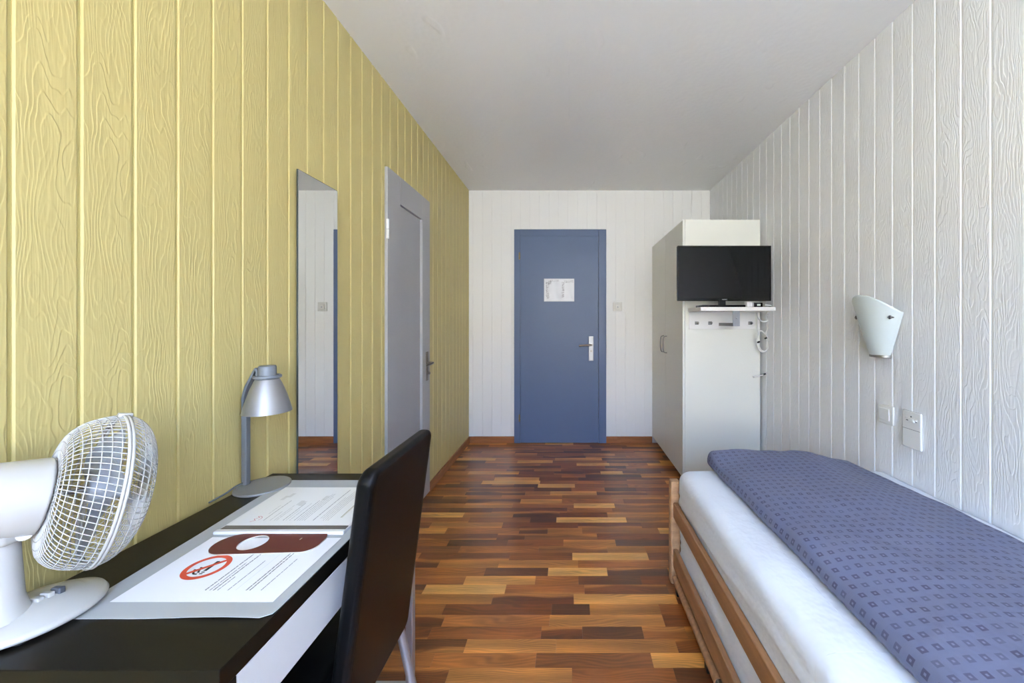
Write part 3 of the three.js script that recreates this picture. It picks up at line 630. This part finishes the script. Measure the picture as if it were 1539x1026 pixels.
// notice sheet with the no-smoking sign: u across the sheet (sheet top at the left), v away from the camera
const noticeTex = canvasTex(1400, 960, (c, w, h) => {
  c.fillStyle = '#f4f4f7'; c.fillRect(0, 0, w, h);
  const X = (x) => (x + 0.862) / 0.306 * w, Y = (d) => h - (d - 0.706) / 0.208 * h;
  const cx = X(-0.775), cy = Y(0.806), R = 0.041 / 0.306 * w;
  c.save(); c.translate(cx, cy); c.rotate(-Math.PI / 2); c.scale(-1, 1);   // reading direction runs away from the camera; the cigarette burns at its near end
  c.strokeStyle = '#1d1a17'; c.fillStyle = '#1d1a17';
  c.fillRect(-R * 0.48, R * 0.10, R * 0.80, R * 0.17); c.fillRect(R * 0.38, R * 0.10, R * 0.07, R * 0.17); c.fillRect(R * 0.5, R * 0.10, R * 0.07, R * 0.17);
  c.lineWidth = R * 0.085;
  c.beginPath(); c.moveTo(R * 0.42, R * 0.02); c.bezierCurveTo(R * 0.46, -R * 0.2, R * 0.02, -R * 0.05, R * 0.06, -R * 0.3); c.stroke();
  c.beginPath(); c.moveTo(R * 0.56, R * 0.02); c.bezierCurveTo(R * 0.62, -R * 0.4, R * 0.2, -R * 0.2, R * 0.24, -R * 0.45); c.stroke();
  c.strokeStyle = '#dc4f33'; c.lineWidth = R * 0.2;
  c.beginPath(); c.moveTo(R * 0.62, -R * 0.62); c.lineTo(-R * 0.62, R * 0.62); c.stroke();
  c.lineWidth = R * 0.23; c.beginPath(); c.arc(0, 0, R * 0.885, 0, 7); c.stroke();
  c.restore();
  const line = (x, d0, d1, bold) => {                         // lettering too small to read
    c.fillStyle = bold ? '#17171a' : '#3a3a40';
    let d = d0;
    while (d < d1) { const l = rr(0.004, 0.014), e = Math.min(d1, d + l); const t = (bold ? 0.0026 : 0.0019) / 0.306 * w; for (let q = d; q < e; q += 0.0014) c.fillRect(X(x) - t * rr(0.35, 0.6), Y(q + 0.001), t, 0.0009 / 0.208 * h); d = e + 0.0016; }
  };
  line(-0.712, 0.736, 0.868, true); line(-0.703, 0.736, 0.820); line(-0.696, 0.736, 0.868, true); line(-0.688, 0.736, 0.775);
  line(-0.668, 0.736, 0.826); line(-0.632, 0.736, 0.868, true); line(-0.625, 0.736, 0.868, true); line(-0.603, 0.736, 0.832);
  c.fillStyle = 'rgba(150,150,160,0.6)'; c.fillRect(X(-0.653), Y(0.85), 2, Y(0.736) - Y(0.85));
});
{
  const n = thing('notice_sheet', 'white paper sheet with red no-smoking sign on the desk mat', 'paper', [-0.71, DT, 0.81]);
  part('sheet', sheetGeo([[-0.862, 0.706], [-0.556, 0.706], [-0.553, 0.914], [-0.866, 0.914]], DT + 0.0024, 0.0004, (u, v) => 0.0018 * smooth(0.25, 0, u) * v, 30, 20), std({ map: noticeTex, roughness: 0.5 }), n);
}
{ // brown door hanger with a hole
  const s = new THREE.Shape(), hw = 0.1235, hh = 0.041;
  s.moveTo(-hw + hh, -hh); s.lineTo(hw - 0.03, -hh); s.absarc(hw - 0.03, -hh + 0.03, 0.03, -Math.PI / 2, 0); s.lineTo(hw, hh - 0.03); s.absarc(hw - 0.03, hh - 0.03, 0.03, 0, Math.PI / 2); s.lineTo(-hw + hh, hh); s.absarc(-hw + hh, 0, hh, Math.PI / 2, Math.PI * 1.5);
  const hole = new THREE.Path(); hole.absellipse(-0.0375, 0.002, 0.030, 0.030, 0, Math.PI * 2, true); s.holes.push(hole);
  const turn = (g) => g.rotateX(-Math.PI / 2).rotateY(0.05).translate(-0.7095, DT + 0.0032, -0.889);
  const o = thing('door_hanger', 'brown door hanger with round hole lying on the paper sheet', 'door hanger', [-0.71, DT, 0.889]);
  part('board', turn(new THREE.ExtrudeGeometry(s, { depth: 0.0026, bevelEnabled: false, curveSegments: 48 })), M.hangerEdge, o, 'pale fibreboard edge');
  part('face', turn(new THREE.ExtrudeGeometry(s, { depth: 0.0003, bevelEnabled: false, curveSegments: 48 }).translate(0, 0, 0.0026)), M.hanger, o, 'dark brown face');
  part('chip', box(-0.646, -0.643, DT + 0.00612, DT + 0.00625, 0.900, 0.908), M.hangerEdge, o);
}
const folderTex = canvasTex(1200, 960, (c, w, h) => {
  c.fillStyle = '#fbfbfa'; c.fillRect(0, 0, w, h);
  const line = (u, v0, v1, a, t) => { let v = v0; while (v < v1) { const l = rr(0.02, 0.06), e = Math.min(v1, v + l); for (let q = v; q < e; q += 0.0045) { c.fillStyle = `rgba(70,66,70,${Math.min(1, a * rr(0.8, 1.5))})`; c.fillRect(u * w - t * 0.8 * rr(0.6, 1), h - (q + 0.003) * h, t * 1.6, 0.003 * h); } v = e + 0.006; } };
  for (const [u, v0, v1, a, t] of [[0.235, 0.16, 0.62, 0.9, 4], [0.20, 0.3, 0.5, 0.5, 3], [0.29, 0.16, 0.35, 0.6, 3], [0.325, 0.16, 0.5, 0.5, 3], [0.345, 0.16, 0.42, 0.5, 3], [0.40, 0.16, 0.55, 0.9, 4], [0.425, 0.16, 0.4, 0.5, 3], [0.455, 0.16, 0.55, 0.6, 3], [0.495, 0.16, 0.62, 0.9, 4], [0.52, 0.16, 0.66, 0.7, 3], [0.54, 0.16, 0.8, 0.7, 3], [0.56, 0.16, 0.8, 0.7, 3], [0.58, 0.16, 0.72, 0.7, 3],
    [0.655, 0.16, 0.92, 0.95, 5], [0.70, 0.2, 0.7, 0.6, 3], [0.72, 0.2, 0.9, 0.6, 3], [0.74, 0.16, 0.86, 0.6, 3], [0.76, 0.16, 0.86, 0.6, 3], [0.78, 0.16, 0.76, 0.6, 3]]) line(u, v0, v1, a, t);
  c.fillStyle = 'rgba(140,132,92,0.75)'; c.fillRect(0.86 * w, 0.06 * h, 9, 0.72 * h); c.fillStyle = 'rgba(200,196,170,0.8)'; c.fillRect(0.872 * w, 0.06 * h, 6, 0.72 * h);
  for (const [u, v] of [[0.12, 0.75], [0.15, 0.82], [0.33, 0.62], [0.36, 0.6], [0.5, 0.75]]) { c.fillStyle = 'rgba(190,186,178,0.35)'; c.fillRect(u * w, h - v * h, 40, 110); }
  c.strokeStyle = 'rgba(205,70,80,0.85)'; c.lineWidth = 5;
  c.beginPath(); c.arc(0.155 * w, h * 0.80, 46, -1.9, 0.7); c.stroke();
  c.beginPath(); c.moveTo(0.135 * w, h * 0.87); c.lineTo(0.165 * w, h * 0.84); c.lineTo(0.14 * w, h * 0.81); c.lineTo(0.17 * w, h * 0.78); c.lineTo(0.145 * w, h * 0.76); c.stroke();
});
{
  const o = thing('information_folder', 'clear-covered folder of printed pages with white spine on the desk mat', 'folder', [-0.72, DT, 1.05]);
  part('pages', sheetGeo([[-0.876, 0.930], [-0.557, 0.930], [-0.560, 1.180], [-0.889, 1.180]], DT + 0.0018, 0.006, () => 0, 20, 20), M.paper, o);
  part('cover_sheet', sheetGeo([[-0.868, 0.945], [-0.562, 0.945], [-0.564, 1.178], [-0.884, 1.178]], DT + 0.0079, 0.0004, (u, v) => 0.0012 * Math.sin(v * 3), 20, 20), phy({ map: folderTex, roughness: 0.3, clearcoat: 0.8, clearcoatRoughness: 0.12 }), o);
  part('spine', box(-0.878, -0.556, DT + 0.0016, DT + 0.0105, 0.926, 0.940, 0.003), M.plastic, o, 'white clip spine');
  part('spine_band', box(-0.872, -0.560, DT + 0.0082, DT + 0.0102, 0.9395, 0.956, 0.0008), std({ color: lin(0.16, 0.14, 0.12), roughness: 0.35 }), o, 'dark grey band');
}

// ------------------------------------------------------------------ desk lamp
{
  const l = thing('desk_lamp', 'grey desk lamp with silver bell shade on round base', 'desk lamp', [-0.972, DT, 1.205]);
  const cx = -0.949, cd = 1.183, px = -1.032, pd = 1.201;
  part('base', lathe([[0, 0], [0.071, 0], [0.0735, 0.002], [0.0735, 0.006], [0.071, 0.008], [0, 0.0085]], -0.974, DT, 1.197, 72), M.lampBase, l);
  part('pole', box(px - 0.0085, px + 0.0085, DT + 0.008, 1.02, pd - 0.0085, pd + 0.0085, 0.002), M.lampGrey, l);
  part('arm', join(...[-0.006, 0, 0.006].map((k) => tube([[px, 0.99, pd + k], [px - 0.004, 1.03, pd + k], [px + 0.006, 1.07, pd + k], [px + 0.022, 1.100, pd + k], [px + 0.038, 1.122, pd + k - 0.006], [cx - 0.036, 1.128, cd + k + 0.006], [cx - 0.028, 1.118, cd + k + 0.003], [cx - 0.030, 1.106, cd + k + 0.002]], 0.0045, 40, 8))), M.lampGrey, l);
  const sh = part('shade', lathe([[0.031, 1.097], [0.037, 1.084], [0.044, 1.066], [0.051, 1.044], [0.058, 1.020], [0.0640, 0.994], [0.0630, 0.994], [0.057, 1.020], [0.050, 1.044], [0.043, 1.066], [0.036, 1.084], [0.030, 1.097]], cx, 0, cd, 72), M.lampShade, l, 'brushed silver bell shade');
  part('cap', lathe([[0, 1.140], [0.021, 1.1395], [0.0235, 1.136], [0.024, 1.100], [0.031, 1.097], [0.031, 1.092], [0, 1.092]], cx, 0, cd, 48), M.lampGrey, sh);
  part('ring', new THREE.TorusGeometry(0.0335, 0.0040, 12, 64).scale(1, 1, 1.3).rotateX(Math.PI / 2).translate(cx, 1.105, -cd), M.lampGrey, sh);
  part('socket', lathe([[0, 1.09], [0.02, 1.09], [0.018, 1.05], [0, 1.05]], cx, 0, cd, 24), M.dark, sh);
  part('cord', tube([[px - 0.002, DT + 0.016, pd - 0.010], [px - 0.006, DT + 0.014, pd - 0.03], [px - 0.010, DT + 0.006, pd - 0.06], [px - 0.013, DT + 0.003, pd - 0.085], [px - 0.012, DT + 0.0028, pd - 0.11]], 0.0027, 60, 8), M.lampGrey, l);
}

// ------------------------------------------------------------------ table fan
{
  const FT = DT + 0.0016;                                     // stands partly on the mat
  const bx = -0.950, bd = 0.668, px = -0.957, pd = 0.632;
  const f = thing('table_fan', 'white table fan with wire cage on the near end of desk', 'fan', [bx, FT, bd]);
  const base = lathe([[0, 0.003], [0.080, 0.003], [0.086, 0.005], [0.087, 0.010], [0.083, 0.017], [0.066, 0.025], [0.058, 0.026], [0.054, 0.030], [0.03, 0.036], [0, 0.038]], 0, 0, 0, 72).scale(0.93, 1, 1.0).translate(bx, FT, -bd);
  const bp = part('base', base, M.fan, f);
  for (const [a, b] of [[0.05, 0.05], [-0.05, 0.05], [0.05, -0.05], [-0.05, -0.05]]) part('foot_pad', rod([bx + a, FT, bd + b], [bx + a, FT + 0.004, bd + b], 0.008), M.dark, bp);
  part('post', lathe([[0.036, 0.028], [0.030, 0.040], [0.0255, 0.06], [0.022, 0.125], [0.020, 0.175]], px, FT, pd, 40), M.fan, f);
  for (const [k, m] of [[0, M.knobGrey], [1, M.fan], [2, M.fan]]) part('speed_button', box(bx + 0.012 - 0.004 * k, bx + 0.030 - 0.004 * k, FT + 0.030, FT + 0.045 - k * 0.0015, bd - 0.001 - k * 0.011 + 0.012, bd + 0.008 - k * 0.011 + 0.012, 0.002), m, bp, k ? 'white push button' : 'dark grey push button');
  // head frame: z axis of the head = where the fan blows
  const yaw = 31 * Math.PI / 180, tilt = 11 * Math.PI / 180;
  const ax = new THREE.Vector3(Math.sin(yaw) * Math.cos(tilt), -Math.sin(tilt), -Math.cos(yaw) * Math.cos(tilt)), C = V(-0.898, 0.957, 0.727);
  const up = new THREE.Vector3(0, 1, 0), sx = new THREE.Vector3().crossVectors(up, ax).normalize(), sy = new THREE.Vector3().crossVectors(ax, sx);
  const HM = new THREE.Matrix4().makeBasis(sx, sy, ax).setPosition(C);
  const hp = (x, y, z) => new THREE.Vector3(x, y, z).applyMatrix4(HM);
  const latheH = (prof, seg = 48) => new THREE.LatheGeometry(prof.map(([r, h]) => new THREE.Vector2(Math.max(r, 1e-4), h)), seg).rotateX(Math.PI / 2).applyMatrix4(HM);
  part('motor_housing', latheH([[0, -0.205], [0.030, -0.204], [0.050, -0.194], [0.058, -0.175], [0.061, -0.12], [0.064, -0.072], [0.060, -0.068], [0.0, -0.066]], 64), M.fan, f);
  const mh = part('neck', join(rod([px, FT + 0.165, pd], [px + 0.004, FT + 0.222, pd + 0.008], 0.021), box(px - 0.02, px + 0.03, FT + 0.155, FT + 0.182, pd - 0.02, pd + 0.03, 0.008)), M.fan, f);
  part('tilt_screw', rod([px + 0.022, FT + 0.166, pd + 0.012], [px + 0.036, FT + 0.166, pd + 0.004], 0.009), M.plastic, mh);
  part('swing_knob', (() => { const a = hp(0, 0.055, -0.15), b = hp(0, 0.085, -0.15); return rod([a.x, a.y, -a.z], [b.x, b.y, -b.z], 0.007, 20, 0.011); })(), M.fan, f);
  const R = 0.137, NW = 76;
  const wires = (z0, prof, twist, r0) => {
    const gs = [];
    for (let k = 0; k < NW; k++) {
      const a = k / NW * Math.PI * 2, pts = prof.map(([r, z], i) => { const q = a + twist * i / (prof.length - 1); return hp(r * Math.cos(q), r * Math.sin(q), z + z0); });
      gs.push(new THREE.TubeGeometry(new THREE.CatmullRomCurve3(pts), 14, 0.00085, 5));
    }
    for (const [r, z] of r0) gs.push(new THREE.TorusGeometry(r, 0.0009, 5, 72).translate(0, 0, z + z0).applyMatrix4(HM));
    return join(...gs);
  };
  part('rear_grille', wires(0, [[0.048, -0.066], [0.075, -0.066], [0.103, -0.060], [0.122, -0.044], [0.132, -0.022], [R, -0.001]], 0.35, [[0.048, -0.066], [0.062, -0.066], [0.076, -0.066], [0.090, -0.064], [0.103, -0.060], [0.114, -0.052], [0.122, -0.044], [0.128, -0.033], [0.132, -0.022], [0.135, -0.011]]), M.fan, f, 'white wire cage');
  part('front_grille', wires(0, [[0.030, 0.052], [0.065, 0.051], [0.098, 0.044], [0.120, 0.032], [0.132, 0.017], [R, 0.002]], -0.35, [[0.030, 0.052], [0.055, 0.0515], [0.078, 0.049], [0.098, 0.044], [0.112, 0.0375], [0.122, 0.030], [0.130, 0.020]]), M.fan, f, 'white wire cage');
  part('cage_ring', join(new THREE.TorusGeometry(R, 0.0026, 8, 96).translate(0, 0, -0.0022).applyMatrix4(HM), new THREE.TorusGeometry(R, 0.0026, 8, 96).translate(0, 0, 0.0028).applyMatrix4(HM)), M.fan, f);
  for (const a of [0, Math.PI]) part('cage_clip', new RoundedBoxGeometry(0.014, 0.010, 0.020, 2, 0.002).translate(0, R, 0).applyMatrix4(new THREE.Matrix4().makeRotationZ(a)).applyMatrix4(HM), M.fan, f);
  part('front_badge', latheH([[0, 0.055], [0.026, 0.0545], [0.030, 0.052], [0.028, 0.050], [0, 0.050]]), M.fan, f);
  part('hub', latheH([[0, 0.030], [0.016, 0.028], [0.022, 0.02], [0.024, -0.02], [0, -0.022]], 32), M.fanGrey, f, 'translucent grey hub');
  part('shaft', latheH([[0.0, -0.02], [0.004, -0.02], [0.004, -0.07], [0, -0.07]], 12), M.steel, f);
  for (let b = 0; b < 3; b++) {                                // three broad blades, pitched
    const pos = [], idx = [], NR = 12, NC = 12;
    for (let s = 0; s < 2; s++) for (let j = 0; j <= NR; j++) for (let i = 0; i <= NC; i++) {
      const r = lerp(0.021, 0.118, j / NR), half = lerp(0.35, 0.52, Math.sin(j / NR * Math.PI * 0.8)) * (1 - 0.25 * Math.pow(j / NR, 6)), a = b * Math.PI * 2 / 3 + 0.5 + half * (i / NC * 2 - 1) + 0.2 * j / NR;
      const p = hp(r * Math.cos(a), r * Math.sin(a), 0.016 * (i / NC * 2 - 1) + (s ? 0.0008 : -0.0008)); pos.push(p.x, p.y, p.z);
    }
    const L = (NR + 1) * (NC + 1), q = (s, j, i) => s * L + j * (NC + 1) + i;
    for (let j = 0; j < NR; j++) for (let i = 0; i < NC; i++) idx.push(q(1, j, i), q(1, j, i + 1), q(1, j + 1, i), q(1, j + 1, i), q(1, j, i + 1), q(1, j + 1, i + 1), q(0, j, i), q(0, j + 1, i), q(0, j, i + 1), q(0, j + 1, i), q(0, j + 1, i + 1), q(0, j, i + 1));
    const g = new THREE.BufferGeometry(); g.setAttribute('position', new THREE.Float32BufferAttribute(pos, 3)); g.setIndex(idx); g.computeVertexNormals();
    part('blade', g, M.fanGrey, f, 'translucent grey fan blade');
  }
}

// ------------------------------------------------------------------ chair
{
  const c = thing('chair', 'black leather chair with silver legs pushed up to the desk', 'chair', [-0.68, 0, 1.0]);
  const d0 = 0.818, d1 = 1.178, y0 = 0.335, y1 = 0.948, cd = (d0 + d1) / 2, cy = (y0 + y1) / 2;
  const bend = (g) => {                                        // lean of the backrest: rear face x as a function of height
    const p = g.attributes.position;
    for (let i = 0; i < p.count; i++) { const y = p.getY(i), t = (y - 0.34) / 0.60; p.setX(i, p.getX(i) + lerp(-0.512, -0.424, clamp(t, -0.1, 1.1)) + 0.010 * Math.sin(clamp(t) * Math.PI * 1.0) * -0.3 + 0.012 * smooth(0.22, 0.0, t)); }
    g.computeVertexNormals();
    return g;
  };
  const th = 0.040, b = 0.014;
  const sub = (g) => mergeVertices(g);
  const shape = roundedRect(d1 - d0 - 2 * b, y1 - y0 - 2 * b, 0.020);
  const raw = new THREE.ExtrudeGeometry(shape, { depth: th - 2 * b, bevelEnabled: true, bevelSize: b, bevelThickness: b, bevelSegments: 6, curveSegments: 10 });
  raw.rotateY(Math.PI / 2).translate(-th + b, cy, -cd);
  // a lattice of points on the large faces lets the back curve
  const back = part('backrest', bend(worldUV(raw)), M.leather, c);
  const seam = []; const hw = (d1 - d0) / 2 - 0.006, hh = (y1 - y0) / 2 - 0.006;
  for (const [a, y] of [[-hw, -hh], [-hw, -hh / 2], [-hw, 0], [-hw, hh / 2], [-hw, hh - 0.03], [-hw + 0.012, hh - 0.006], [-hw + 0.04, hh], [0, hh], [hw - 0.04, hh], [hw - 0.012, hh - 0.006], [hw, hh - 0.03], [hw, 0], [hw, -hh]]) { const Y = cy + y, t = (Y - 0.34) / 0.6; seam.push(new THREE.Vector3(lerp(-0.512, -0.424, clamp(t, -0.1, 1.1)) - 0.006, Y, -(cd + a))); }
  part('seam', tube(seam, 0.0018, 120, 6), M.leather, back, 'stitched seam');
  part('seat', box(-0.925, -0.545, 0.375, 0.465, d0 - 0.004, d1 + 0.004, 0.025, 5), M.leather, c);
  for (const d of [d0 + 0.022, d1 - 0.022]) {
    part('leg', rod([-0.525, 0.36, d], [-0.452, 0.004, d + (d > cd ? 0.008 : -0.008)], 0.0125), M.silver, c, 'silver metal leg');
    part('leg', rod([-0.895, 0.38, d], [-0.915, 0.004, d], 0.0125), M.silver, c, 'silver metal leg');
  }
}

scene.traverse((o) => { if (o.isMesh) { o.castShadow = true; o.receiveShadow = true; } });
renderer.render(scene, camera);
